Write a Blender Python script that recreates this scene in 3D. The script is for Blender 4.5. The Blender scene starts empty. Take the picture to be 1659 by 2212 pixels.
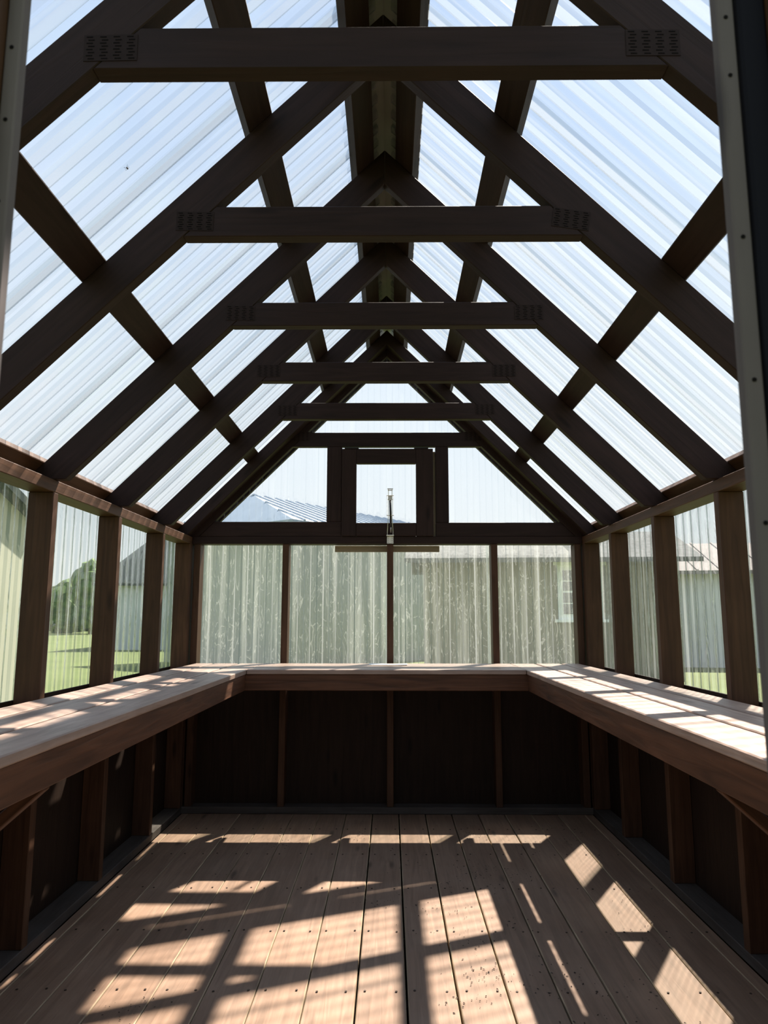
import bpy, bmesh, math, random
from mathutils import Vector, Matrix
random.seed(7)
S = bpy.context.scene
COL = S.collection

# ------------------------------------------------------------------ camera
PITCH, YAW, ROLL, FPX = 0.1488, -0.0087, 0.0008, 1540.9
F_ = Vector((math.sin(YAW)*math.cos(PITCH), math.cos(YAW)*math.cos(PITCH), math.sin(PITCH)))
R_ = Vector((math.cos(YAW), -math.sin(YAW), 0))
U_ = R_.cross(F_)
R_, U_ = (math.cos(ROLL)*R_+math.sin(ROLL)*U_, -math.sin(ROLL)*R_+math.cos(ROLL)*U_)
cd = bpy.data.cameras.new('camera')
cam = bpy.data.objects.new('camera', cd); COL.objects.link(cam)
M = Matrix.Identity(4)
for i in range(3):
    M[i][0] = R_[i]; M[i][1] = U_[i]; M[i][2] = -F_[i]
M[0][3], M[1][3], M[2][3] = 0.0197, 0.0, 1.0868
cam.matrix_world = M
cd.sensor_fit = 'VERTICAL'; cd.sensor_height = 36; cd.sensor_width = 27
cd.lens = FPX/2212*36
cd.clip_start = 0.02; cd.clip_end = 500
cd.dof.use_dof = True; cd.dof.focus_distance = 2.7; cd.dof.aperture_fstop = 9
S.camera = cam
S.cycles.max_bounces = 4; S.cycles.diffuse_bounces = 3; S.cycles.glossy_bounces = 2; S.cycles.transmission_bounces = 4; S.cycles.transparent_max_bounces = 10
S.cycles.adaptive_threshold = 0.06; S.cycles.caustics_reflective = False; S.cycles.caustics_refractive = False

# ------------------------------------------------------------------ sky, sun, exposure
SUN = Vector((0.35, 0.585, 1.0)).normalized()
SUN_STRENGTH = 18.0
SKY_STRENGTH = 0.98
S.view_settings.view_transform = 'Standard'; S.view_settings.look = 'None'
S.view_settings.gamma = 1.0; S.view_settings.use_curve_mapping = False
S.view_settings.exposure = 0.0
w = bpy.data.worlds.new('World'); S.world = w; w.use_nodes = True
nt = w.node_tree; nt.nodes.clear()
out = nt.nodes.new('ShaderNodeOutputWorld'); bg = nt.nodes.new('ShaderNodeBackground')
tc = nt.nodes.new('ShaderNodeTexCoord'); sep = nt.nodes.new('ShaderNodeSeparateXYZ')
nt.links.new(tc.outputs['Generated'], sep.inputs[0])
ramp = nt.nodes.new('ShaderNodeValToRGB')
nt.links.new(sep.outputs['Z'], ramp.inputs[0])
el = ramp.color_ramp.elements
el[0].position = 0.0; el[0].color = (1.0, 1.02, 1.0, 1)
el[1].position = 0.9; el[1].color = (0.56, 0.74, 1.06, 1)
e = el.new(0.30); e.color = (0.86, 0.96, 1.06, 1)
e = el.new(0.55); e.color = (0.68, 0.84, 1.08, 1)
nz = nt.nodes.new('ShaderNodeTexNoise'); nz.inputs['Scale'].default_value = 2.2; nz.inputs['Detail'].default_value = 2
mp = nt.nodes.new('ShaderNodeMapping'); mp.inputs['Scale'].default_value = (1, 1, 2.5)
nt.links.new(tc.outputs['Generated'], mp.inputs[0]); nt.links.new(mp.outputs[0], nz.inputs['Vector'])
cr = nt.nodes.new('ShaderNodeValToRGB'); cr.color_ramp.elements[0].position = 0.48; cr.color_ramp.elements[1].position = 0.8
cr.color_ramp.elements[1].color = (0.5, 0.5, 0.5, 1)
nt.links.new(nz.outputs[0], cr.inputs[0])
mx = nt.nodes.new('ShaderNodeMix'); mx.data_type = 'RGBA'
nt.links.new(cr.outputs[0], mx.inputs[0]); nt.links.new(ramp.outputs[0], mx.inputs[6]); mx.inputs[7].default_value = (1.0, 1.03, 1.06, 1)
nt.links.new(mx.outputs[2], bg.inputs[0]); bg.inputs[1].default_value = SKY_STRENGTH
nt.links.new(bg.outputs[0], out.inputs[0])
sl = bpy.data.lights.new('sun', 'SUN'); sl.energy = SUN_STRENGTH; sl.angle = math.radians(0.85); sl.color = (1.0, 0.90, 0.78)
so = bpy.data.objects.new('sun', sl); COL.objects.link(so)
so.rotation_euler = SUN.to_track_quat('Z', 'Y').to_euler(); so.location = (3, 4, 9)

# ------------------------------------------------------------------ materials
def new_mat(name):
    m = bpy.data.materials.new(name); m.use_nodes = True
    n = m.node_tree; n.nodes.clear()
    o = n.nodes.new('ShaderNodeOutputMaterial')
    return m, n, o
def wood(name, base, worn, rough=0.5, wornamt=0.35, grain=0.25, spec=0.4, gscale=1.0, bump=0.25):
    """painted / worn timber, grain along the local X axis of every board"""
    m, n, o = new_mat(name); L = n.links.new
    b = n.nodes.new('ShaderNodeBsdfPrincipled')
    tc = n.nodes.new('ShaderNodeTexCoord'); oi = n.nodes.new('ShaderNodeObjectInfo')
    add = n.nodes.new('ShaderNodeVectorMath'); add.operation = 'MULTIPLY_ADD'
    comb = n.nodes.new('ShaderNodeCombineXYZ')
    for k in range(3): L(oi.outputs['Random'], comb.inputs[k])
    L(comb.outputs[0], add.inputs[0]); add.inputs[1].default_value = (37, 53, 71); L(tc.outputs['Object'], add.inputs[2])
    mp = n.nodes.new('ShaderNodeMapping'); mp.inputs['Scale'].default_value = (1.6*gscale, 22*gscale, 22*gscale); L(add.outputs[0], mp.inputs[0])
    g = n.nodes.new('ShaderNodeTexNoise'); g.inputs['Scale'].default_value = 2.2; g.inputs['Detail'].default_value = 3; g.inputs['Distortion'].default_value = 0.9; L(mp.outputs[0], g.inputs['Vector'])
    bl = n.nodes.new('ShaderNodeTexNoise'); bl.inputs['Scale'].default_value = 3.2; bl.inputs['Detail'].default_value = 4; bl.inputs['Roughness'].default_value = 0.65; L(add.outputs[0], bl.inputs['Vector'])
    r1 = n.nodes.new('ShaderNodeMapRange'); r1.inputs[1].default_value = 0.3; r1.inputs[2].default_value = 0.7; r1.inputs[3].default_value = 1-grain; r1.inputs[4].default_value = 1+grain
    L(g.outputs[0], r1.inputs[0])
    r2 = n.nodes.new('ShaderNodeMapRange'); r2.inputs[1].default_value = 0.42; r2.inputs[2].default_value = 0.68; r2.inputs[3].default_value = 0; r2.inputs[4].default_value = wornamt
    L(bl.outputs[0], r2.inputs[0])
    mix = n.nodes.new('ShaderNodeMix'); mix.data_type = 'RGBA'; L(r2.outputs[0], mix.inputs[0])
    mix.inputs[6].default_value = (*base, 1); mix.inputs[7].default_value = (*worn, 1)
    # a slight tone shift board by board
    r3 = n.nodes.new('ShaderNodeMapRange'); r3.inputs[3].default_value = 0.88; r3.inputs[4].default_value = 1.12; L(oi.outputs['Random'], r3.inputs[0])
    mm = n.nodes.new('ShaderNodeMath'); mm.operation = 'MULTIPLY'; L(r1.outputs[0], mm.inputs[0]); L(r3.outputs[0], mm.inputs[1])
    sc = n.nodes.new('ShaderNodeVectorMath'); sc.operation = 'SCALE'; L(mix.outputs[2], sc.inputs[0]); L(mm.outputs[0], sc.inputs['Scale'])
    # knots: sparse dark round spots
    mk = n.nodes.new('ShaderNodeMapping'); mk.inputs['Scale'].default_value = (2.2, 9, 9); L(add.outputs[0], mk.inputs[0])
    vo = n.nodes.new('ShaderNodeTexVoronoi'); vo.inputs['Scale'].default_value = 1.0; L(mk.outputs[0], vo.inputs['Vector'])
    kr = n.nodes.new('ShaderNodeMapRange'); kr.inputs[1].default_value = 0.05; kr.inputs[2].default_value = 0.14; kr.inputs[3].default_value = 0.45; kr.inputs[4].default_value = 1.0; L(vo.outputs['Distance'], kr.inputs[0])
    s2 = n.nodes.new('ShaderNodeVectorMath'); s2.operation = 'SCALE'; L(sc.outputs[0], s2.inputs[0]); L(kr.outputs[0], s2.inputs['Scale'])
    L(s2.outputs[0], b.inputs['Base Color'])
    b.inputs['Roughness'].default_value = rough; b.inputs['Specular IOR Level'].default_value = spec
    bp = n.nodes.new('ShaderNodeBump'); bp.inputs['Strength'].default_value = bump; bp.inputs['Distance'].default_value = 0.004
    L(g.outputs[0], bp.inputs['Height']); L(bp.outputs[0], b.inputs['Normal'])
    L(b.outputs[0], o.inputs[0])
    return m
def plain(name, col, rough=0.5, metal=0.0, noise=0.0, nscale=8.0, spec=0.5):
    m, n, o = new_mat(name); L = n.links.new
    b = n.nodes.new('ShaderNodeBsdfPrincipled'); b.inputs['Roughness'].default_value = rough; b.inputs['Metallic'].default_value = metal
    b.inputs['Specular IOR Level'].default_value = spec
    tc = n.nodes.new('ShaderNodeTexCoord'); nz = n.nodes.new('ShaderNodeTexNoise'); nz.inputs['Scale'].default_value = nscale; nz.inputs['Detail'].default_value = 5
    L(tc.outputs['Object'], nz.inputs['Vector'])
    r = n.nodes.new('ShaderNodeMapRange'); r.inputs[1].default_value = 0.3; r.inputs[2].default_value = 0.7; r.inputs[3].default_value = 1-noise; r.inputs[4].default_value = 1+noise
    L(nz.outputs[0], r.inputs[0])
    sc = n.nodes.new('ShaderNodeVectorMath'); sc.operation = 'SCALE'; sc.inputs[0].default_value = col; L(r.outputs[0], sc.inputs['Scale'])
    L(sc.outputs[0], b.inputs['Base Color']); L(b.outputs[0], o.inputs[0])
    return m
def clear_sheet(name, axis, tint, dust, dustmax, refr, streak=55.0, dustcol=(0.85, 0.9, 0.92), ior=1.06, gloss=0.06, patch=0.0, wav=0.6):
    """clear corrugated polycarbonate: mostly see-through, a thin film of dust in streaks along the ribs, some ripple"""
    m, n, o = new_mat(name); L = n.links.new
    tc = n.nodes.new('ShaderNodeTexCoord'); oi = n.nodes.new('ShaderNodeObjectInfo')
    comb = n.nodes.new('ShaderNodeCombineXYZ')
    for k in range(3): L(oi.outputs['Random'], comb.inputs[k])
    add = n.nodes.new('ShaderNodeVectorMath'); add.operation = 'MULTIPLY_ADD'; L(comb.outputs[0], add.inputs[0]); add.inputs[1].default_value = (19, 23, 31); L(tc.outputs['Object'], add.inputs[2])
    mp = n.nodes.new('ShaderNodeMapping'); s = [0.7, 0.7, 0.7]; s[axis] = streak; mp.inputs['Scale'].default_value = s; L(add.outputs[0], mp.inputs[0])
    nz = n.nodes.new('ShaderNodeTexNoise'); nz.inputs['Scale'].default_value = 1.0; nz.inputs['Detail'].default_value = 2; nz.inputs['Roughness'].default_value = 0.6; L(mp.outputs[0], nz.inputs['Vector'])
    r = n.nodes.new('ShaderNodeMapRange'); r.inputs[1].default_value = 0.48; r.inputs[2].default_value = 0.74; r.inputs[3].default_value = dust; r.inputs[4].default_value = dustmax; L(nz.outputs[0], r.inputs[0])
    fac = r.outputs[0]
    if patch or refr:
        wm = n.nodes.new('ShaderNodeMapping'); s = [3.0, 3.0, 3.0]; s[axis] = 14.0; wm.inputs['Scale'].default_value = s; L(add.outputs[0], wm.inputs[0])
        wv = n.nodes.new('ShaderNodeTexNoise'); wv.inputs['Scale'].default_value = 1.3; wv.inputs['Detail'].default_value = 2; wv.inputs['Distortion'].default_value = 2.5; L(wm.outputs[0], wv.inputs['Vector'])
    if patch:
        sb = n.nodes.new('ShaderNodeMath'); sb.operation = 'SUBTRACT'; sb.inputs[1].default_value = 0.5; L(wv.outputs[0], sb.inputs[0])
        ab = n.nodes.new('ShaderNodeMath'); ab.operation = 'ABSOLUTE'; L(sb.outputs[0], ab.inputs[0])
        r2 = n.nodes.new('ShaderNodeMapRange'); r2.inputs[1].default_value = 0.0; r2.inputs[2].default_value = 0.02; r2.inputs[3].default_value = patch; r2.inputs[4].default_value = 0; L(ab.outputs[0], r2.inputs[0])
        ad = n.nodes.new('ShaderNodeMath'); L(r.outputs[0], ad.inputs[0]); L(r2.outputs[0], ad.inputs[1]); fac = ad.outputs[0]
    if patch or refr: bp = n.nodes.new('ShaderNodeBump'); bp.inputs['Strength'].default_value = wav; bp.inputs['Distance'].default_value = 0.02; L(wv.outputs[0], bp.inputs['Height'])
    tr = n.nodes.new('ShaderNodeBsdfTransparent'); tr.inputs[0].default_value = (*tint, 1)
    cur = tr.outputs[0]
    if refr > 0:
        rf = n.nodes.new('ShaderNodeBsdfRefraction'); rf.inputs['Color'].default_value = (*tint, 1); rf.inputs['IOR'].default_value = ior; rf.inputs['Roughness'].default_value = 0.02; L(bp.outputs[0], rf.inputs['Normal'])
        mx = n.nodes.new('ShaderNodeMixShader'); mx.inputs[0].default_value = refr; L(cur, mx.inputs[1]); L(rf.outputs[0], mx.inputs[2]); cur = mx.outputs[0]
    tl = n.nodes.new('ShaderNodeBsdfTranslucent'); tl.inputs[0].default_value = (*dustcol, 1)
    df = n.nodes.new('ShaderNodeBsdfDiffuse'); df.inputs[0].default_value = (*dustcol, 1)
    md = n.nodes.new('ShaderNodeMixShader'); md.inputs[0].default_value = 0.35; L(tl.outputs[0], md.inputs[1]); L(df.outputs[0], md.inputs[2])
    m2 = n.nodes.new('ShaderNodeMixShader'); L(fac, m2.inputs[0]); L(cur, m2.inputs[1]); L(md.outputs[0], m2.inputs[2])
    gl = n.nodes.new('ShaderNodeBsdfGlossy'); gl.inputs['Roughness'].default_value = 0.12
    if patch or refr: L(bp.outputs[0], gl.inputs['Normal'])
    fr = n.nodes.new('ShaderNodeFresnel'); fr.inputs['IOR'].default_value = 1.35
    fm = n.nodes.new('ShaderNodeMath'); fm.operation = 'MINIMUM'; L(fr.outputs[0], fm.inputs[0]); fm.inputs[1].default_value = gloss*6
    m3 = n.nodes.new('ShaderNodeMixShader'); L(fm.outputs[0], m3.inputs[0]); L(m2.outputs[0], m3.inputs[1]); L(gl.outputs[0], m3.inputs[2])
    L(m3.outputs[0], o.inputs[0])
    return m

TRUSS = wood('shade_darkened_truss_paint', (0.0225, 0.0125, 0.0108), (0.030, 0.0165, 0.0138), 0.6, 0.5, 0.22, 0.15)  # same brown paint as the studs, darkened to hold the trusses' shade
STUD = wood('brown_stud_paint', (0.062, 0.030, 0.0165), (0.088, 0.044, 0.025), 0.55, 0.5, 0.25, 0.2)
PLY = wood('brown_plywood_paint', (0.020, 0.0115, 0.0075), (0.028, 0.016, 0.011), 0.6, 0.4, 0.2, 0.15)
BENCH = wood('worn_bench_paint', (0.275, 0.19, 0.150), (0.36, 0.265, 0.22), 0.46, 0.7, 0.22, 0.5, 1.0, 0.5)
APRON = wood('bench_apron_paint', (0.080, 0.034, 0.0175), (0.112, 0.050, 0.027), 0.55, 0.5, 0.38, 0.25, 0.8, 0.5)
FLOOR = wood('worn_floor_paint', (0.232, 0.145, 0.097), (0.295, 0.20, 0.143), 0.55, 0.6, 0.18, 0.35)
BARE = wood('bare_plank_edge', (0.40, 0.30, 0.20), (0.22, 0.15, 0.10), 0.7, 0.9, 0.3, 0.2)
SILL = wood('lit_grey_sill_paint', (0.06, 0.05, 0.044), (0.09, 0.08, 0.075), 0.7, 0.6, 0.2, 0.2)  # pale light lying along the sill tops is mixed into this grey
JAMB = wood('grey_door_trim_paint', (0.10, 0.083, 0.085), (0.125, 0.108, 0.11), 0.6, 0.4, 0.08, 0.15)
NAVY = plain('dark_door_edge', (0.006, 0.006, 0.010), 0.8, spec=0.1)
PLATE = plain('painted_nail_plate', (0.021, 0.0125, 0.0108), 0.65, 0.0, 0.1, 60, 0.12)
SLOT = plain('dark_slot', (0.006, 0.005, 0.005), 0.8, spec=0.05)
HEAD = plain('rusty_screw_head', (0.045, 0.028, 0.020), 0.6, 0.3)
RIDGE = plain('pale_ridge_metal', (0.34, 0.34, 0.33), 0.4, 0.3, 0.08)
STEEL = plain('zinc_steel', (0.62, 0.60, 0.57), 0.35, 0.85, 0.1, 40)
BLACK = plain('black_cylinder_paint', (0.012, 0.012, 0.013), 0.35)
PAPER = plain('white_paper', (0.80, 0.82, 0.82), 0.7, 0, 0.03)
DRIP = wood('pale_drip_board', (0.34, 0.29, 0.22), (0.42, 0.36, 0.28), 0.6, 0.5, 0.12, 0.3)
ROOFC = clear_sheet('clear_roof_sheet', 1, (0.975, 0.985, 0.99), 0.0, 0.055, 0.0, 26, gloss=0.012)
ROOFV = clear_sheet('stripe_casting_roof_trough', 1, (0.95, 0.96, 0.965), 0.27, 0.40, 0.0, 26, gloss=0.012, dustcol=(0.40, 0.44, 0.48))  # trough film added to block sun in bands, striping the floor with light
ROOFF = clear_sheet('clear_roof_rib_side', 1, (0.78, 0.81, 0.83), 0.02, 0.12, 0.0, 60, gloss=0.012)  # rib-side tints darkened to stand in for light refracted away
WALLY = clear_sheet('clear_side_sheet', 1, (0.93, 0.96, 0.95), 0.02, 0.14, 0.18, 40, gloss=0.03)
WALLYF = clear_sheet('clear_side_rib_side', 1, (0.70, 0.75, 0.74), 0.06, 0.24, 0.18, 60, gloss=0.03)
BACKC = clear_sheet('cloudy_back_sheet', 0, (0.90, 0.94, 0.91), 0.075, 0.26, 0.25, 32, patch=0.16, dustcol=(0.82, 0.86, 0.83), gloss=0.03)
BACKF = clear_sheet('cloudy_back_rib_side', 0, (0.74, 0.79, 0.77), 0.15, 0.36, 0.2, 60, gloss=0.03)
GABC = clear_sheet('clear_gable_sheet', 0, (0.96, 0.98, 0.98), 0.0, 0.05, 0.12, 22, ior=1.03, gloss=0.012)
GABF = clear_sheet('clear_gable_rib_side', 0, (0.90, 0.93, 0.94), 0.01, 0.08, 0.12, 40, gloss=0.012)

# ------------------------------------------------------------------ helpers
def tag(o, label=None, cat=None, group=None, kind=None):
    if label: o['label'] = label
    if cat: o['category'] = cat
    if group: o['group'] = group
    if kind: o['kind'] = kind
    return o
def empty(name, loc=(0, 0, 0)):
    o = bpy.data.objects.new(name, None); o.location = loc; o.empty_display_size = 0.1
    COL.objects.link(o); return o
def adopt(o, parent):
    if parent is not None:
        o.parent = parent
        o.matrix_parent_inverse = Matrix.Translation(parent.location).inverted()
    return o
def link(name, me, parent=None, mat=None):
    o = bpy.data.objects.new(name, me)
    if mat is not None and not me.materials: me.materials.append(mat)
    COL.objects.link(o)
    return adopt(o, parent)
_cache = {}
def box_mesh(sx, sy, sz, mat, bev=0.0025, edge=None):
    key = (round(sx, 4), round(sy, 4), round(sz, 4), mat.name, bev, edge.name if edge else None)
    if key in _cache: return _cache[key]
    bm = bmesh.new(); bmesh.ops.create_cube(bm, size=1.0)
    for v in bm.verts: v.co.x *= sx; v.co.y *= sy; v.co.z *= sz
    if bev:
        r = bmesh.ops.bevel(bm, geom=bm.edges[:] , offset=min(bev, sx*.3, sy*.3, sz*.3), segments=1, affect='EDGES')
        if edge:
            for f in bm.faces:
                c = f.normal
                if max(abs(c.x), abs(c.y), abs(c.z)) < 0.99: f.material_index = 1
                elif abs(c.y) > 0.9: f.material_index = 1
    me = bpy.data.meshes.new('board'); bm.to_mesh(me); bm.free()
    me.materials.append(mat)
    if edge: me.materials.append(edge)
    _cache[key] = me; return me
AX = {'x': Matrix.Identity(3),
      'y': Matrix(((0, -1, 0), (1, 0, 0), (0, 0, 1))),
      'z': Matrix(((0, 0, -1), (0, 1, 0), (1, 0, 0)))}
def board(name, lo, hi, axis, mat, parent, bev=0.0025, edge=None):
    """axis-aligned timber from lo to hi, grain along axis (local X)"""
    lo, hi = Vector(lo), Vector(hi); s = hi-lo; c = (hi+lo)/2
    R = AX[axis]; ls = [abs(x) for x in (R.transposed() @ s)]
    o = link(name, box_mesh(*ls, mat, bev, edge), None)
    o.matrix_world = Matrix.Translation(c) @ R.to_4x4()
    return adopt(o, parent)
def bar(name, a, b, wdt, thk, up, mat, parent, bev=0.0025):
    """timber from a to b; wdt measured along 'up' side, thk across"""
    a, b = Vector(a), Vector(b); d = (b-a); L = d.length; X = d.normalized()
    Y = Vector(up).cross(X).normalized(); Z = X.cross(Y)
    o = link(name, box_mesh(L, thk, wdt, mat, bev), None)
    m = Matrix.Identity(4)
    for i in range(3): m[i][0] = X[i]; m[i][1] = Y[i]; m[i][2] = Z[i]; m[i][3] = (a[i]+b[i])/2
    o.matrix_world = m
    return adopt(o, parent)
def prism(name, poly, y0, y1, ang, mat, parent, bev=0.002):
    """xz polygon extruded from y0 to y1; local X lies along angle ang in the xz plane"""
    cx = sum(p[0] for p in poly)/len(poly); cz = sum(p[1] for p in poly)/len(poly); cy = (y0+y1)/2
    R = Matrix.Rotation(-ang, 3, 'Y'); Ri = R.transposed()
    bm = bmesh.new(); lo = []; hi = []
    for x, z in poly:
        lo.append(bm.verts.new(Ri @ Vector((x-cx, y0-cy, z-cz)))); hi.append(bm.verts.new(Ri @ Vector((x-cx, y1-cy, z-cz))))
    bm.faces.new(lo); bm.faces.new(hi[::-1]); k = len(poly)
    for i in range(k): bm.faces.new((lo[i], hi[i], hi[(i+1) % k], lo[(i+1) % k]))
    bmesh.ops.recalc_face_normals(bm, faces=bm.faces[:])
    if bev: bmesh.ops.bevel(bm, geom=bm.edges[:], offset=bev, segments=1, affect='EDGES')
    me = bpy.data.meshes.new(name); bm.to_mesh(me); bm.free()
    o = link(name, me, None, mat); o.matrix_world = Matrix.Translation((cx, cy, cz)) @ R.to_4x4()
    return adopt(o, parent)
def mesh_from(name, verts, faces, mats, parent=None, idx=None, loc=(0, 0, 0), smooth=False):
    me = bpy.data.meshes.new(name); me.from_pydata([tuple(v) for v in verts], [], faces); me.update()
    for m in mats: me.materials.append(m)
    if idx:
        for p, i in zip(me.polygons, idx): p.material_index = i
    if smooth:
        for p in me.polygons: p.use_smooth = True
    o = bpy.data.objects.new(name, me); o.location = loc; COL.objects.link(o)
    return adopt(o, parent)
def boxes_mesh(bm, lo, hi):
    v = [bm.verts.new((x, y, z)) for x in (lo[0], hi[0]) for y in (lo[1], hi[1]) for z in (lo[2], hi[2])]
    for f in ((0, 1, 3, 2), (4, 6, 7, 5), (0, 4, 5, 1), (2, 3, 7, 6), (0, 2, 6, 4), (1, 5, 7, 3)): bm.faces.new([v[i] for i in f])
def cyl(bm, a, b, r, n=10, r2=None):
    a, b = Vector(a), Vector(b); d = (b-a).normalized(); r2 = r if r2 is None else r2
    u = d.cross(Vector((0.3, 0.9, 0.2))).normalized(); v = d.cross(u)
    A = [bm.verts.new(a+r*(math.cos(t)*u+math.sin(t)*v)) for t in [2*math.pi*i/n for i in range(n)]]
    B = [bm.verts.new(b+r2*(math.cos(t)*u+math.sin(t)*v)) for t in [2*math.pi*i/n for i in range(n)]]
    for i in range(n): bm.faces.new((A[i], A[(i+1) % n], B[(i+1) % n], B[i]))
    bm.faces.new(A[::-1]); bm.faces.new(B)
def from_bm(name, bm, mat, parent=None, smooth=False):
    bmesh.ops.recalc_face_normals(bm, faces=bm.faces[:])
    me = bpy.data.meshes.new(name); bm.to_mesh(me); bm.free()
    if smooth:
        for p in me.polygons: p.use_smooth = True
    return link(name, me, parent, mat)

PITCHC = 0.0763
def profile(a0, a1):
    """corrugation samples between a0 and a1: list of (position, height 0..1, is_flank for the strip that starts here)"""
    ks = [0.0, 0.41, 0.50, 0.91, 1.0]; hs = [0, 0, 1, 1, 0]; fl = [2, 1, 0, 1]
    out = []; n0 = math.floor(a0/PITCHC)-1
    k = n0
    while k*PITCHC < a1+PITCHC:
        for i in range(4):
            p0, p1 = (k+ks[i])*PITCHC, (k+ks[i+1])*PITCHC
            q0, q1 = max(p0, a0), min(p1, a1)
            if q1-q0 > 1e-5:
                h = lambda q: hs[i]+(hs[i+1]-hs[i])*(q-p0)/(p1-p0)
                out.append((q0, q1, h(q0), h(q1), fl[i]))
        k += 1
    return out
def sheet(name, a0, a1, place, low, high, mats, parent, depth=0.009, loc=(0, 0, 0)):
    """corrugated sheet; place(a, t, h) -> world point, low/high(a) give the strip's ends"""
    V, Fc, I = [], [], []
    L = Vector(loc)
    for q0, q1, h0, h1, f in profile(a0, a1):
        b = len(V)
        V += [Vector(place(q0, low(q0), h0*depth))-L, Vector(place(q1, low(q1), h1*depth))-L, Vector(place(q1, high(q1), h1*depth))-L, Vector(place(q0, high(q0), h0*depth))-L]
        Fc.append((b, b+1, b+2, b+3)); I.append(f if f < len(mats) else 0)
    o = mesh_from(name, V, Fc, mats, None, I, loc)
    bm = bmesh.new(); bm.from_mesh(o.data); bmesh.ops.remove_doubles(bm, verts=bm.verts[:], dist=1e-5); bm.to_mesh(o.data); bm.free()
    return adopt(o, parent)

# ------------------------------------------------------------------ main dimensions (metres)
D = [1.2296+0.61*k for k in range(5)]+[4.2154]     # near faces of the six trusses
Y0 = 0.62                                          # front wall
XI, XO = 1.158, 1.247                              # stud inner / outer faces
YB, YO = 4.2154, 4.3044                            # back wall stud faces
ZP0, ZP1 = 1.5264, 1.570                           # top plate
ZA_I, ZA_O = 2.692, 2.830                          # rafter inner and outer lines at x = 0 (45 degree roof)
ZC0, ZC1 = 2.136, 2.2248                           # collar ties
ZBN = 0.834                                        # bench top

# ------------------------------------------------------------------ ground and floor
m, n, o = new_mat('mown_grass'); L = n.links.new
b = n.nodes.new('ShaderNodeBsdfPrincipled'); b.inputs['Roughness'].default_value = 0.9
tc = n.nodes.new('ShaderNodeTexCoord'); z1 = n.nodes.new('ShaderNodeTexNoise'); z1.inputs['Scale'].default_value = 0.35; z1.inputs['Detail'].default_value = 8; z1.inputs['Roughness'].default_value = 0.7
L(tc.outputs['Object'], z1.inputs['Vector'])
rp = n.nodes.new('ShaderNodeValToRGB'); rp.color_ramp.elements[0].position = 0.3; rp.color_ramp.elements[0].color = (0.066, 0.088, 0.02, 1); rp.color_ramp.elements[1].position = 0.7; rp.color_ramp.elements[1].color = (0.112, 0.145, 0.034, 1)
L(z1.outputs[0], rp.inputs[0]); L(rp.outputs[0], b.inputs['Base Color']); L(b.outputs[0], o.inputs[0])
GRASS = m
ZG = -0.20
g = mesh_from('ground', [(-160, -60, ZG), (160, -60, ZG), (160, 200, ZG), (-160, 200, ZG)], [(0, 1, 2, 3)], [GRASS])
tag(g, 'sunlit mown lawn around the greenhouse', None, None, 'structure')

fl = empty('floor', (0, 2.4, 0)); tag(fl, 'brown painted deck floor of long worn planks', None, None, 'structure')
PW = 0.1485
for k in range(-9, 8):
    x0 = 0.068+PW*k; x1 = x0+PW
    gap = 0.0035+0.0025*random.random() if -3 < k < 5 else 0.0022
    if k in (-1, 0, 1): gap = 0.0065
    if x0 < -1.16: x0 = -1.16
    if x1 > 1.16: x1 = 1.16
    if x1-x0 < 0.03: continue
    dz = random.uniform(-0.0012, 0.0012)
    segs = [(Y0-0.02, YO)] if k != -7 else [(Y0-0.02, 3.82), (3.823, YO)]
    for a, c in segs:
        board('plank', (x0+gap/2, a, -0.032+dz), (x1-gap/2, c, dz), 'y', FLOOR, fl, 0.0028, BARE)
for y in (0.66, 1.07, 1.475, 1.88, 2.29, 2.70, 3.105, 3.53, 3.93, 4.27):
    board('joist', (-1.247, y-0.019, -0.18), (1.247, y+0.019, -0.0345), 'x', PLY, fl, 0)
bm = bmesh.new()
for y in (1.07, 1.475, 1.88, 2.29, 2.70, 3.105, 3.53, 3.93):
    for k in range(-8, 8):
        for q in (0.028, PW-0.028):
            x = 0.068+PW*k+q+random.uniform(-.006, .006)
            if abs(x) < 1.13:
                yy = y+random.uniform(-.006, .006)
                cyl(bm, (x, yy, 0.0008), (x, yy, 0.0022), 0.0038, 7)
tag(from_bm('screw_heads', bm, HEAD, fl), None, None, None, 'stuff')
# dirt crumbs and scuffs lying on the planks
bm = bmesh.new()
for c in range(46):
    ox, oy = random.uniform(-0.9, 1.0), random.uniform(2.0, 4.0)
    if random.random() < 0.55: ox = random.uniform(0.1, 1.0)
    for q in range(random.randint(4, 26)):
        x, y = ox+random.gauss(0, .045), oy+random.gauss(0, .045)
        if abs(x) > 1.12 or y > 4.15: continue
        r = random.uniform(.0008, .0026); t = random.uniform(0, 3.14)
        u = Vector((math.cos(t), math.sin(t), 0))*r*random.uniform(1, 2.6); v = Vector((-math.sin(t), math.cos(t), 0))*r
        p = Vector((x, y, 0.0018))
        vs = [bm.verts.new(p+s*u+tv*v+Vector((0, 0, zz))) for s, tv, zz in ((-1, 0, 0), (0, -1, 0), (1, 0, 0), (0, 1, 0), (0, 0, r*.8))]
        for i in range(4): bm.faces.new((vs[i], vs[(i+1) % 4], vs[4]))
tag(from_bm('floor_dirt', bm, HEAD, None), 'dark crumbs of dirt scattered over the floor planks', 'dirt', None, 'stuff')

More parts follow.
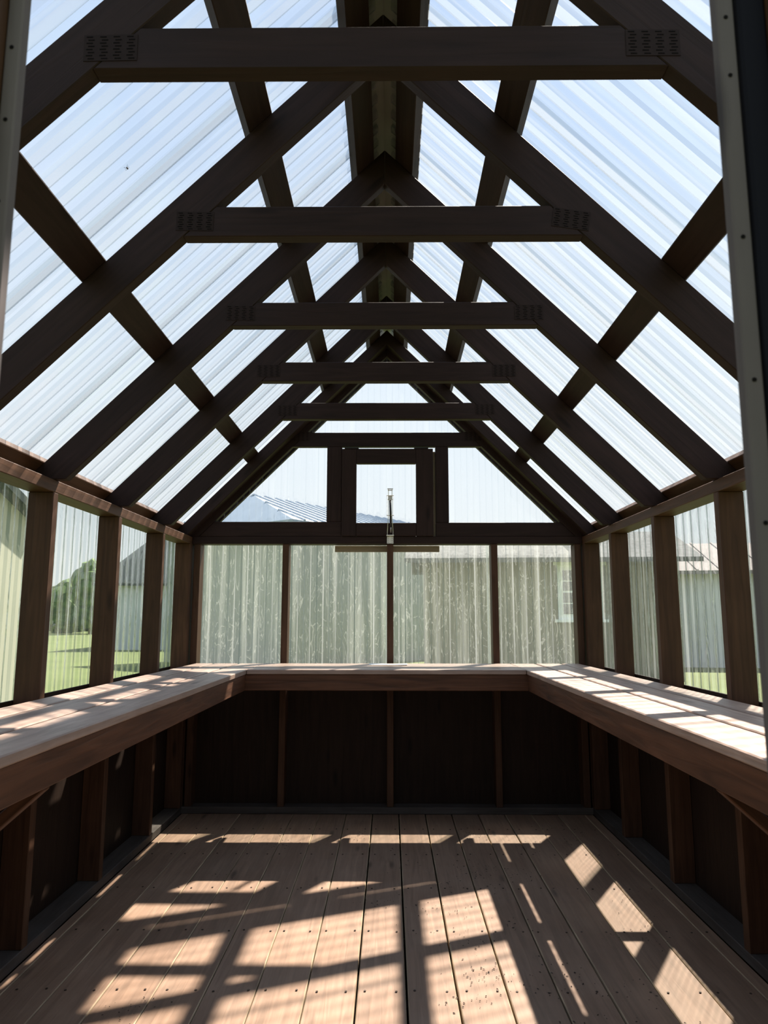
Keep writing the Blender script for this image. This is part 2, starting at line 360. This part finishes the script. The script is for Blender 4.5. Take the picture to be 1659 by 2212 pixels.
# ------------------------------------------------------------------ side walls
SIDE = {-1: 'left', 1: 'right'}
def rng(s, a, b): return (min(s*a, s*b), max(s*a, s*b))
STY = [D[0], D[1], D[2], D[3], D[4]]
for s in (-1, 1):
    wl = empty('wall_'+SIDE[s], (s*XI, 2.4, 0)); tag(wl, None, None, None, 'structure')
    xa, xb = rng(s, XI, XO)
    for y in STY:
        board('stud', (xa, y, 0.038), (xb, y+0.038, ZP0), 'z', STUD, wl)
    board('stud', (xa, YB-0.0385, 0.038), (xb, YB-0.0005, ZP0), 'z', STUD, wl)
    board('stud', (xa, Y0+0.0005, 0.038), (xb, Y0+0.0385, ZP0), 'z', STUD, wl)
    board('top_plate', (xa, Y0-0.0, ZP0), (xb, YO, ZP1), 'y', STUD, wl)
    board('sill_plate', (xa, Y0, 0.001), (xb, YB-0.0005, 0.038), 'y', SILL, wl)
    ys = [Y0]+[y+0.019 for y in STY]+[YO+0.006]
    for a, c in zip(ys[:-1], ys[1:]):
        q = rng(s, XO+0.0005, XO+0.0095)
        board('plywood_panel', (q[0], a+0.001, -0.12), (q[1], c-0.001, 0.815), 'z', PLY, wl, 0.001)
    # corrugated clear sheets, lapped
    for i, a in enumerate((0.60, 1.25, 1.90, 2.55, 3.20, 3.80)):
        e_ = min(a+0.72, YO+0.012)
        off = XO+0.0102+0.0015*(i % 2)
        sheet('clear_sheet', a, e_, lambda q, t, h, off=off: (s*(off+h), q, t), lambda q: 0.80, lambda q: 1.60, [WALLY, WALLYF], wl, 0.009, (s*XO, a, 0.8))

# ------------------------------------------------------------------ back wall
wb = empty('wall_back', (0, YB, 0)); tag(wb, None, None, None, 'structure')
SX = [(-1.1455, -1.1075), (-0.619, -0.581), (0.0005, 0.0385), (0.617, 0.655), (1.110, 1.148)]
for a, c in SX:
    board('stud', (a, YB+0.0005, 0.038), (c, YO, ZP0), 'z', STUD, wb)
for s in (-1, 1):
    q = rng(s, 1.158, 1.247); board('corner_post', (q[0], YB+0.001, 0.038), (q[1], YO, ZP0), 'z', STUD, wb)
board('sill_plate', (-XO, YB, 0.001), (XO, YO, 0.038), 'x', SILL, wb)
board('top_plate', (-1.1575, YB-0.002, 1.527), (1.1575, YO, 1.572), 'x', TRUSS, wb)
xs = [-XO-0.009]+[c-0.019 for a, c in SX[1:4]]+[XO+0.009]
for a, c in zip(xs[:-1], xs[1:]):
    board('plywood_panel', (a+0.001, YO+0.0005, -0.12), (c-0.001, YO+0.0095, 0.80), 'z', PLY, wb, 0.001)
prism('gable_chord', [(-1.1180, 1.5725), (-0.2715, 1.5725), (-0.2715, 1.660), (-1.0300, 1.660)], YB, YO-0.04, 0, TRUSS, wb)
prism('gable_chord', [(0.2935, 1.5725), (1.1180, 1.5725), (1.0355, 1.655), (0.2935, 1.655)], YB, YO-0.04, 0, TRUSS, wb)
for s in (-1, 1):
    prism('sheet_nailer', [(0.0001*s, 2.742), (0.0001*s, ZA_O-0.001), (1.2575*s, 1.5725), (1.1700*s, 1.5725)], YB-0.079, YB-0.001, -s*math.pi/4, TRUSS, wb)
    prism('barge_board', [(0.0001*s, 2.700), (0.0001*s, 2.872), (1.295*s, 1.578), (1.125*s, 1.578)], YO+0.028, YO+0.062, -s*math.pi/4, TRUSS, wb)
board('gable_post', (-0.361, YB, 1.6605), (-0.2715, YO-0.04, 2.119), 'z', TRUSS, wb)
board('gable_post', (0.294, YB, 1.6555), (0.371, YO-0.04, 2.119), 'z', TRUSS, wb)
board('vent_trim', (0.2785, YB+0.03, 1.575), (0.2933, YO-0.001, 2.095), 'z', DRIP, wb)
YS = YO+0.011
for i, (a, c) in enumerate(((-1.262, -0.60), (-0.64, 0.02), (-0.02, 0.66), (0.60, 1.262))):
    off = YS+0.0015*(i % 2)
    sheet('cloudy_sheet', a, c, lambda q, t, h, off=off: (q, off+h, t), lambda q: 0.79, lambda q: 1.565, [BACKC, BACKF], wb, 0.008, (a, YS, 0.79))
TOPZ = lambda q: 2.875-abs(q)
YG = YS-0.001
for a, c, lo in ((-1.26, -0.28, 1.568), (-0.28, 0.0, 2.13), (0.0, 0.285, 2.13), (0.285, 1.26, 1.568)):
    sheet('gable_sheet', a, c, lambda q, t, h: (q, YG+h*0.6, t), lambda q, lo=lo: min(lo, TOPZ(q)-0.005), TOPZ, [GABC, GABF], wb, 0.008, (a, YG, lo))

# ------------------------------------------------------------------ front wall and door frame
wf = empty('wall_front', (0, Y0, 0)); tag(wf, None, None, None, 'structure')
for s in (-1, 1):
    for a, c in ((1.158, 1.247), (0.72, 0.758)):
        q = rng(s, a, c); board('stud', (q[0], Y0-0.089, 0.038), (q[1], Y0-0.001, ZP0), 'z', STUD, wf)
    q = rng(s, 0.46, 1.247)
    board('sill_plate', (q[0], Y0-0.089, 0.001), (q[1], Y0-0.001, 0.038), 'x', SILL, wf)
    board('top_plate', (q[0], Y0-0.089, ZP0+0.001), (q[1], Y0-0.001, 1.572), 'x', STUD, wf)
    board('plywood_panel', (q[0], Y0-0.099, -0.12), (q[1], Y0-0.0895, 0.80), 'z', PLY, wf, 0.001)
    prism('gable_rafter', [(0.001*s, ZA_I), (0.001*s, ZA_O), (1.26*s, 1.573), (1.12*s, 1.573)], Y0-0.0385, Y0-0.0005, -s*math.pi/4, TRUSS, wf)
    sheet('clear_sheet', min(q), max(q), lambda a_, t, h: (a_, Y0-0.1-h, t), lambda a_: 0.79, lambda a_: TOPZ(a_), [GABC, GABF], wf, 0.008, (q[0], Y0-0.1, 0.79))
board('lintel', (-0.46, Y0-0.089, 2.02), (0.46, Y0-0.039, 2.11), 'x', STUD, wf)
dr = empty('door_1', (0, Y0, 0)); tag(dr, 'open doorway framed in grey painted trim with screw holes', None, None, 'structure')
for s in (-1, 1):
    xx = 0.342 if s < 0 else 0.339
    q = rng(s, xx, xx+0.0155 if s < 0 else xx+0.017); board('door_stop', (q[0], Y0, 0.0), (q[1], Y0+0.014, 2.02), 'z', JAMB, dr, 0.0015)
    if s < 0:
        q = rng(s, 0.358, 0.46); board('jamb', (q[0], Y0-0.02, 0.0), (q[1], Y0+0.03, 2.02), 'z', STUD, dr)
    else:
        q = rng(s, 0.3575, 0.384); board('weather_strip', (q[0], Y0-0.005, 0.0), (q[1], Y0+0.012, 2.02), 'z', NAVY, dr)
        q = rng(s, 0.385, 0.46); board('jamb', (q[0], Y0-0.02, 0.0), (q[1], Y0+0.03, 2.02), 'z', STUD, dr)
    bm = bmesh.new()
    for z in ((1.640, 1.562, 1.477, 1.30, 1.12, 0.9) if s < 0 else (1.668, 1.605, 1.438, 1.30, 1.17, 0.98)):
        xq = s*(xx+0.0085)
        cyl(bm, (xq, Y0-0.0006, z), (xq, Y0+0.0001, z), 0.0022, 8)
    tag(from_bm('screw_holes', bm, SLOT, dr), None, None, None, 'stuff')

# ------------------------------------------------------------------ roof trusses
T_LABEL = ['nearest roof truss, its collar tie crossing the top of the photo',
           'second roof truss from the doorway, with slotted nail plates',
           'third roof truss from the doorway, pale edges at its peak',
           'fourth roof truss from the doorway, midway along the roof',
           'fifth roof truss, the last one standing free before the back wall',
           'sixth roof truss, set in the back gable above the vent window']
def nail_plate(name, cx, cz, yf, tilt, parent):
    W_, H_ = 0.104, 0.056
    R = Matrix.Rotation(-tilt, 4, 'Y')
    key = 'nailplate'
    if key not in _cache:
        bm = bmesh.new(); boxes_mesh(bm, (-W_/2, -0.0012, -H_/2), (W_/2, 0, H_/2))
        bmesh.ops.recalc_face_normals(bm, faces=bm.faces[:])
        a = bpy.data.meshes.new('nail_plate'); bm.to_mesh(a); bm.free(); a.materials.append(PLATE)
        bm = bmesh.new()
        for c in range(4):
            for r in range(8):
                x = -0.041+c*0.0262+(0.0035 if r % 2 else 0); z = 0.0235-r*0.0067
                boxes_mesh(bm, (x-0.0062, -0.0016, z-0.0011), (x+0.0062, -0.0011, z+0.0011))
        bmesh.ops.recalc_face_normals(bm, faces=bm.faces[:])
        d = bpy.data.meshes.new('tooth_slots'); bm.to_mesh(d); bm.free(); d.materials.append(SLOT)
        _cache[key] = (a, d)
    a, d = _cache[key]
    m_ = Matrix.Translation((cx, yf, cz)) @ R
    p = link('nail_plate', a); p.matrix_world = m_; adopt(p, parent)
    t = bpy.data.objects.new('tooth_slots', d); COL.objects.link(t); t.parent = p; t['kind'] = 'stuff'
    return p
for i, y in enumerate(D):
    t = empty('roof_truss', (0, y, ZP1)); tag(t, T_LABEL[i], 'roof truss', 'roof trusses along the greenhouse')
    th = 0.038
    for s in (-1, 1):
        prism('rafter', [(0.0003*s, ZA_I), (0.0003*s, ZA_O), (1.259*s, 1.5715), (1.1205*s, 1.5715)], y, y+th, -s*math.pi/4, TRUSS, t)
        sh = Vector((random.uniform(-.004, .004), random.uniform(-.004, .004)))
        nail_plate('nail_plate', s*0.525+sh.x, 2.184+sh.y, y, (0.0 if s < 0 else (-0.14 if i == 1 else -0.01))+random.uniform(-.02, .02), t)
    z0, z1_ = (ZC0, ZC1) if i < 5 else (2.1195, 2.207)
    hb = ZA_I-z0-0.0012; ht = ZA_I-z1_-0.0012
    prism('collar_tie', [(-hb, z0), (hb, z0), (ht, z1_), (-ht, z1_)], y, y+th, 0, TRUSS, t)

# ------------------------------------------------------------------ purlins on top of the rafters
PUR = [(0.038, 0.101, 'ridge', 'beside the pale ridge cap'), (0.315, 0.378, 'upper', 'high on the'), (0.764, 0.827, 'lower', 'half way down the'), (1.198, 1.261, 'eave', 'along the eave above the')]
for s in (-1, 1):
    sd = SIDE[s]
    for a, c, nm, lb in PUR:
        xm = (a+c)/2; zm = ZA_O-xm; off = 0.0195*math.sqrt(.5)
        ctr = Vector((s*(xm+off), 0, zm+off))
        lab = {'ridge': f'ridge purlin on the {sd} of the pale ridge cap', 'upper': f'upper purlin board high on the {sd} roof slope',
               'lower': f'lower purlin board half way down the {sd} roof slope', 'eave': f'eave purlin along the foot of the {sd} roof slope'}[nm]
        o = bar('purlin', ctr+Vector((0, Y0-0.1, 0)), ctr+Vector((0, YO-0.002, 0)), 0.038, 0.089, (s, 0, 1), TRUSS if nm != 'eave' else STUD, None)
        tag(o, lab, 'purlin', 'purlins under the roof sheets')

# ------------------------------------------------------------------ clear roof
ce = empty('ceiling', (0, 2.4, 2.88)); tag(ce, 'clear corrugated roof sheets on both slopes', None, None, 'structure')
ZR = ZA_O+0.0395*math.sqrt(2)
for s in (-1, 1):
    for i, a in enumerate((0.52, 1.13, 1.74, 2.35, 2.96, 3.57)):
        e_ = min(a+0.685, 4.37)
        off = 0.0016*(i % 2)
        nrm = Vector((s, 0, 1)).normalized()
        def place(q, t, h, s=s, off=off, nrm=nrm):
            p = Vector((s*t, q, ZR-t))+nrm*(h+off+0.0006); return p
        sheet('roof_sheet', a, e_, place, lambda q: 0.022, lambda q: 1.31, [ROOFC, ROOFF, ROOFV], ce, 0.009, (s*0.6, a, ZR-0.6))
V, Fc = [], []
zt = ZR+0.022
for y in (0.5, 4.39):
    for x, dz in ((-0.13, 0.0), (0, 0.0), (0.13, 0.0)): V.append((x, y, zt-abs(x)))
    for x in (-0.13, 0, 0.13): V.append((x, y, zt+0.0015-abs(x)))
Fc = [(0, 1, 7, 6), (1, 2, 8, 7), (3, 9, 10, 4), (4, 10, 11, 5), (0, 6, 9, 3), (2, 5, 11, 8), (0, 3, 4, 1), (1, 4, 5, 2), (6, 7, 10, 9), (7, 8, 11, 10)]
mesh_from('ridge_cap', V, Fc, [RIDGE], ce)

# ------------------------------------------------------------------ benches
BT = 0.024
def side_bench(s):
    b_ = empty('potting_bench', (s*0.9, 2.4, 0.73))
    tag(b_, f'long slatted bench of three worn planks along the {SIDE[s]} wall', 'bench', 'slatted benches around the greenhouse')
    for a, c in ((0.706, 0.843), (0.856, 0.988), (1.001, 1.098)):
        q = rng(s, a, c); dz = random.uniform(-.001, .001)
        board('plank', (q[0], Y0+0.08, ZBN-BT+dz), (q[1], 4.180, ZBN+dz), 'y', BENCH, b_, 0.003)
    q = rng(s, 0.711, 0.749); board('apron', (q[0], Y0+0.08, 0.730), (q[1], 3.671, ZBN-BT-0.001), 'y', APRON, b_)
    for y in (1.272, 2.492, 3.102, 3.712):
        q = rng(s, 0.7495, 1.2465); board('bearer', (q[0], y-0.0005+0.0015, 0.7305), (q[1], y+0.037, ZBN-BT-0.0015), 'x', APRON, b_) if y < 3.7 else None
    for y in (1.632,):
        bar('brace', (s*0.752, y+0.02, 0.722), (s*1.20, y+0.02, 0.325), 0.026, 0.038, (0, 0, 1), APRON, b_)
    return b_
side_bench(-1); side_bench(1)
b_ = empty('potting_bench', (0, 3.9, 0.73)); tag(b_, 'short slatted bench across the back wall, below the vent window', 'bench', 'slatted benches around the greenhouse')
for a, c in ((3.6675, 3.810), (3.818, 3.958), (3.966, 4.180)):
    board('plank', (-0.7045, a, ZBN-BT), (0.7045, c, ZBN), 'x', BENCH, b_, 0.003)
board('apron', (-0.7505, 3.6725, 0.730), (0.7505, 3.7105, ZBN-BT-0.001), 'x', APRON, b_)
for x in (-0.619+0.04, 0.04, 0.657):
    board('bearer', (x, 3.711, 0.7305), (x+0.036, 4.2120, ZBN-BT-0.0015), 'y', APRON, b_)

# leaflet lying on the back bench
V = []; N_ = 6
for j in range(2):
    for i in range(N_+1):
        u = i/N_; x = -0.098+0.212*u
        V.append((x, 4.0+0.105*j, ZBN+0.0012+0.006*max(0, u-0.6)**1.5+0.003*math.sin(u*5+j)*j*0.4+0.0012))
nn = len(V); V += [(v[0], v[1], v[2]+0.0012) for v in V]
Fc = []
for i in range(N_):
    a = i; b2 = i+N_+1
    Fc += [(a, b2, b2+1, a+1), (a+nn, a+1+nn, b2+1+nn, b2+nn), (a, a+1, a+1+nn, a+nn), (b2, b2+nn, b2+1+nn, b2+1)]
Fc += [(0, nn, nn+N_+1, N_+1), (N_, 2*N_+1, nn+2*N_+1, nn+N_)]
tag(mesh_from('paper_sheet', V, Fc, [PAPER]), 'white sheet of paper lying on the back bench', 'paper')

# ------------------------------------------------------------------ vent window and its opener
vw = empty('vent_window', (0, YB+0.02, 1.578)); tag(vw, 'small square top-hinged vent window in the back gable', 'window')
yv0, yv1 = YB-0.012, YB+0.026
board('stile', (-0.270, yv0, 1.5735), (-0.183, yv1, 2.104), 'z', TRUSS, vw)
board('stile', (0.175, yv0, 1.5735), (0.278, yv1, 2.104), 'z', TRUSS, vw)
board('rail', (-0.1825, yv0, 2.013), (0.1745, yv1, 2.104), 'x', TRUSS, vw)
board('rail', (-0.1825, yv0, 1.5735), (0.1745, yv1, 1.652), 'x', TRUSS, vw)
sheet('pane', -0.26, 0.265, lambda q, t, h: (q, yv1+0.002+h, t), lambda q: 1.585, lambda q: 2.10, [GABC, GABF], vw, 0.006, (-0.26, yv1, 1.585))
for a in (-0.255, 0.165):
    board('hinge', (a, yv0-0.004, 2.1043), (a+0.085, yv1-0.01, 2.1125), 'x', BLACK, vw, 0.001)
# scratches of old plates in the frame corners
op = empty('vent_opener', (0.02, YB-0.01, 1.53)); tag(op, 'automatic steel vent opener with black cylinder on the beam below the vent', 'opener')
X0 = 0.020
br = bmesh.new(); boxes_mesh(br, (X0-0.019, YB-0.0055, 1.529), (X0+0.019, YB-0.003, 1.573)); boxes_mesh(br, (X0-0.022, YB-0.040, 1.5715), (X0+0.022, YB-0.0125, 1.577))
boxes_mesh(br, (X0-0.018, YB-0.040, 1.577), (X0-0.0155, YB-0.022, 1.598)); boxes_mesh(br, (X0+0.0155, YB-0.040, 1.577), (X0+0.018, YB-0.022, 1.598))
brk = from_bm('bracket', br, STEEL, op)
bm = bmesh.new()
for sx in (-0.012, 0.012):
    for k in range(4): cyl(bm, (X0+sx, YB-0.0062, 1.537+k*0.0105), (X0+sx, YB-0.0054, 1.537+k*0.0105), 0.0022, 8)
from_bm('bracket_hole', bm, SLOT, brk)['kind'] = 'stuff'
P0 = Vector((X0+0.001, YB-0.020, 1.588)); 
def at(z): # the opener leans into the room as it rises
    return Vector((X0, YB-0.034-(z-1.588)*0.18, z))
bm = bmesh.new(); cyl(bm, at(1.625)+Vector((0.004, 0, 0)), at(1.775), 0.0066, 14); cyl(bm, at(1.775), at(1.785), 0.0066, 14, 0.004); from_bm('cylinder', bm, BLACK, op, True)
bm = bmesh.new(); cyl(bm, at(1.590)+Vector((0.004, 0, 0)), at(1.626)+Vector((0.004, 0, 0)), 0.003, 8); from_bm('piston_rod', bm, STEEL, op, True)
for sx in (-1, 1):
    bm = bmesh.new()
    cyl(bm, at(1.590)+Vector((sx*0.017, 0, 0)), at(1.685)+Vector((sx*0.011, -0.004, 0)), 0.0019, 6)
    cyl(bm, at(1.685)+Vector((sx*0.011, -0.004, 0)), at(1.845)+Vector((sx*0.0105, -0.004, 0)), 0.0019, 6)
    from_bm('arm', bm, STEEL, op)
    # spring: thin helix
    bm = bmesh.new(); pts = []
    for k in range(121):
        t = k/120; z = 1.69+0.115*t; c = at(z)+Vector((sx*0.0185, 0.0, 0)); ph = t*2*math.pi*15
        pts.append(c+Vector((0.0026*math.cos(ph), 0.0026*math.sin(ph), 0)))
    for a, c in zip(pts[:-1], pts[1:]): cyl(bm, a, c, 0.0007, 3)
    from_bm('spring', bm, STEEL, op)
for z, hw in ((1.690, 0.021), (1.783, 0.016), (1.805, 0.021), (1.836, 0.014), (1.844, 0.017)):
    bm = bmesh.new(); c = at(z); cyl(bm, c-Vector((hw, 0.003, 0)), c+Vector((hw, -0.003, 0)), 0.0026, 8); from_bm('cross_pin', bm, STEEL, op)
bm = bmesh.new(); c = at(1.79); boxes_mesh(bm, (c.x-0.010, c.y-0.006, 1.778), (c.x+0.010, c.y-0.003, 1.803)); from_bm('clamp', bm, STEEL, op)
# pale drip board fixed outside under the vent
db = board('backing_board', (-0.315, YO+0.0008, 1.487), (0.318, YO+0.0098, 1.526), 'x', DRIP, None, 0.002)
tag(db, 'pale board behind the studs, just below the beam under the vent', 'board')
# insect on the left roof sheet
ins = Vector((-0.651, 1.655, 2.2215)); bm = bmesh.new()
nrm = Vector((1, 0, -1)).normalized(); ux = Vector((0, 1, 0)); vx = Vector((1, 0, 1)).normalized()
bmesh.ops.create_icosphere(bm, subdivisions=1, radius=1.0)
for v in bm.verts: v.co = ins+nrm*0.006+ux*(v.co.x*0.0055)+vx*(v.co.y*0.0022)+nrm*(v.co.z*0.0018)
body = from_bm('insect', bm, HEAD)
tag(body, 'small dark insect resting under the left roof sheet', 'insect')
bm = bmesh.new()
for k in range(3):
    for sx in (-1, 1):
        a = ins+nrm*0.006+ux*(0.003*(k-1)); cyl(bm, a, a+vx*sx*0.006+ux*(0.003*(k-1))-nrm*0.003, 0.0004, 4)
adopt(from_bm('legs', bm, HEAD), None).parent = body

# ------------------------------------------------------------------ outside: buildings and trees
SAGE = plain('sage_siding', (0.27, 0.30, 0.27), 0.7, 0, 0.05, 1.5)
TAN = plain('tan_siding', (0.20, 0.185, 0.125), 0.7, 0, 0.08, 1.5)
CREAM = plain('cream_siding', (0.36, 0.36, 0.29), 0.7, 0, 0.06, 1.5)
WHITE = plain('white_siding', (0.62, 0.64, 0.66), 0.7, 0, 0.05, 1.5)
WTRIM = plain('white_window_trim', (0.82, 0.84, 0.84), 0.5)
BLUEROOF = plain('blue_grey_metal_roof', (0.30, 0.36, 0.42), 0.4, 0.4, 0.06, 2)
SHINGLE = plain('grey_shingle', (0.125, 0.127, 0.13), 0.9, 0, 0.3, 9, 0.1)
DSHINGLE = plain('dark_shingle', (0.04, 0.05, 0.05), 0.9, 0, 0.25, 6, 0.1)
PINKROOF = plain('pale_roof', (0.24, 0.215, 0.212), 0.8, 0.0, 0.12, 4, 0.15)
GLASS = plain('dark_window_glass', (0.05, 0.06, 0.065), 0.08, 0, 0.05)
def local(o, pts): return [o @ Vector(p) for p in pts]
def house(name, label, org, ang, Lx, Wy, he, hr, wallm, roofm, hip=0.0, over=0.35, rib=0.0):
    """building: local x along the ridge, local y across; origin at a corner of the wall footprint"""
    M_ = Matrix.Translation((org[0], org[1], ZG)) @ Matrix.Rotation(ang, 4, 'Z')
    e = empty(name, (org[0], org[1], ZG)); tag(e, label, 'building', 'buildings around the lawn')
    # walls (closed prism incl. gables)
    P = [(0, 0, 0), (Lx, 0, 0), (Lx, Wy, 0), (0, Wy, 0), (0, 0, he), (Lx, 0, he), (Lx, Wy, he), (0, Wy, he)]
    Fw = [(0, 1, 5, 4), (2, 3, 7, 6), (0, 3, 2, 1)]
    if hip <= 0:
        P += [(0, Wy/2, hr), (Lx, Wy/2, hr)]; Fw += [(3, 0, 4, 8, 7), (1, 2, 6, 9, 5)]
    else: Fw += [(3, 0, 4, 7), (1, 2, 6, 5)]
    mesh_from('walls', [v-e.location for v in local(M_, P)], Fw, [wallm], e, None, e.location)
    # roof slabs with thickness
    sl_ = (hr-he)/(Wy/2); zo = he-over*sl_; t = 0.10
    hx = hip
    A = [(-over, -over, zo), (Lx+over, -over, zo), (Lx+over, Wy+over, zo), (-over, Wy+over, zo), (hx-(over if hip <= 0 else 0), Wy/2, hr), (Lx-hx+(over if hip <= 0 else 0), Wy/2, hr)]
    B = [(x, y, z+t) for x, y, z in A]
    Fr = [(0, 1, 5, 4), (2, 3, 4, 5)]
    if hip > 0: Fr += [(3, 0, 4), (1, 2, 5)]
    Fr_all = [tuple(i+6 for i in f) for f in Fr]+[f[::-1] for f in Fr]+[(0, 6, 7, 1), (2, 8, 9, 3)]
    Fr_all += [(0, 3, 9, 6), (1, 7, 8, 2)] if hip > 0 else [(0, 4, 10, 6), (4, 3, 9, 10), (1, 7, 11, 5), (5, 11, 8, 2)]
    rf = mesh_from('roof', [v-e.location for v in local(M_, A+B)], Fr_all, [roofm], e, None, e.location)
    bmn = bmesh.new()
    if rib:
        k = -over+rib
        while k < Lx+over-0.05:
            top = 1.0
            if hip > 0:
                dd = min((k+over)/(hx+over), (Lx+over-k)/(hx+over)); top = min(1.0, dd)
            for (ya, yb) in ((-over, Wy/2), (Wy+over, Wy/2)):
                a = M_ @ Vector((k, ya, zo+t+0.01)); c = M_ @ Vector((k, ya+(yb-ya)*top, zo+(hr-zo)*top+t+0.01))
                cyl(bmn, a, c, 0.035, 4)
            k += rib
        adopt(from_bm('rib', bmn, roofm), None).parent = rf
        rb = bpy.data.objects[[o.name for o in rf.children][0]]; rb['kind'] = 'stuff'
        rb.matrix_parent_inverse = Matrix.Translation(e.location).inverted()
    else: bmn.free()
    return e, M_
def house_window(e, M_, x, z, w_, h_, yy=-0.02):
    def bx(nm, lo, hi, mat, par):
        bm = bmesh.new(); boxes_mesh(bm, lo, hi)
        for v in bm.verts: v.co = M_ @ v.co
        o = from_bm(nm, bm, mat); o.parent = par
        o.matrix_parent_inverse = Matrix.Translation(e.location).inverted() if par is e else Matrix.Identity(4)
        return o
    wn = bx('window', (x, yy-0.02, z), (x+w_, yy+0.01, z+h_), WTRIM, e)
    bx('sill', (x-0.08, yy-0.08, z-0.06), (x+w_+0.08, yy+0.01, z), WTRIM, wn)
    bx('head_trim', (x-0.08, yy-0.06, z+h_), (x+w_+0.08, yy+0.01, z+h_+0.12), WTRIM, wn)
    f = 0.10; nx, nz_ = 3, 4
    cw = (w_-2*f)/nx; ch = (h_-2*f)/nz_
    for i in range(nx):
        for j in range(nz_):
            gx = x+f+i*cw; gz = z+f+j*ch
            bx('glass_pane', (gx+0.012, yy-0.028, gz+(0.03 if j == 2 else 0.012)), (gx+cw-0.012, yy-0.0195, gz+ch-0.012), GLASS, wn)
# metal-roofed building behind on the left; ridge runs off to the right
ax = math.atan2(0.79, 0.61)
ridge = Vector((-4.06, 21.0)); a2 = Vector((0.61, 0.79)); n2 = Vector((0.79, -0.61))
org = ridge-a2*1.0+n2*2.7
eM = house('house', 'sage building with ribbed blue-grey metal roof behind the back wall', org, ax, 9.6, 5.4, 3.85, 4.85, SAGE, BLUEROOF, 1.0, 0.35, 0.45)
eT, mT = house('house', 'tan building with grey shingle roof and a white gridded window', (0.75, 15.6), math.radians(-4), 5.4, 3.4, 2.62, 3.25, TAN, SHINGLE, 0, 0.4)
house_window(eT, mT, 2.86, 1.28, 0.95, 1.15)
eW, mW = house('garden_shed', 'long pale grey shed with a pale low roof beyond the right wall', (6.9, 19.9), math.radians(-8), 14.0, 5.0, 2.6, 3.5, WHITE, PINKROOF, 0, 0.3, 0.6)
eC, mC = house('garden_shed', 'cream shed with dark roof close to the left wall', (-8.2, 5.4), math.radians(0), 3.9, 3.0, 2.45, 2.95, CREAM, DSHINGLE, 0, 0.15)
eD, mD = house('garden_shed', 'small white outbuilding with a steep dark roof across the lawn', (-12.1, 30.0), math.radians(4), 4.2, 5.0, 2.9, 5.0, WHITE, DSHINGLE, 1.5, 0.3)

m, n, o = new_mat('tree_leaves'); L = n.links.new
b = n.nodes.new('ShaderNodeBsdfPrincipled'); b.inputs['Roughness'].default_value = 0.8
tc = n.nodes.new('ShaderNodeTexCoord'); z1 = n.nodes.new('ShaderNodeTexNoise'); z1.inputs['Scale'].default_value = 1.6; z1.inputs['Detail'].default_value = 6
oi = n.nodes.new('ShaderNodeObjectInfo')
L(tc.outputs['Object'], z1.inputs['Vector'])
rp = n.nodes.new('ShaderNodeValToRGB'); rp.color_ramp.elements[0].position = 0.35; rp.color_ramp.elements[0].color = (0.035, 0.075, 0.015, 1); rp.color_ramp.elements[1].position = 0.68; rp.color_ramp.elements[1].color = (0.15, 0.24, 0.05, 1)
L(z1.outputs[0], rp.inputs[0]); L(rp.outputs[0], b.inputs['Base Color']); L(b.outputs[0], o.inputs[0])
LEAF = m
BARK = plain('bark', (0.06, 0.045, 0.03), 0.9, 0, 0.2)
def tree(x, y, h, r, label, name='tree', low=0.12):
    e = empty(name, (x, y, ZG)); tag(e, label, 'tree', 'trees across the lawn')
    bm = bmesh.new(); cyl(bm, (0, 0, 0), (0, 0, h*0.55), 0.16, 7, 0.08); from_bm('trunk', bm, BARK).parent = e
    bm = bmesh.new()
    for k in range(16):
        t = random.random(); z = h*(low+ (0.92-low)*t); rr = r*(0.35+0.75*math.sin(math.pi*min(1, 0.18+0.75*t)))*0.6
        th = random.uniform(0, 6.28); d_ = r*0.55*random.random()*(1-0.5*t)
        c = Vector((d_*math.cos(th), d_*math.sin(th), z))
        r_ = bmesh.ops.create_icosphere(bm, subdivisions=2, radius=1.0)
        for v in r_['verts']:
            q = v.co.copy(); v.co = c+q*rr*(0.75+0.5*random.random())
    from_bm('crown', bm, LEAF).parent = e
TL = [(-31.6, 69, 4.4, 2.3, 'low round tree at the left end of the row across the lawn'), (-29.0, 64.3, 4.7, 2.2, 'bushy tree in the row across the lawn, nearer than its neighbours'),
      (-31.2, 76, 5.6, 2.3, 'farthest tree in the row across the lawn, partly behind the tall one'), (-25.4, 61, 6.6, 2.0, 'tallest tree, at the right end of the row across the lawn')]
for t_ in TL: tree(*t_)
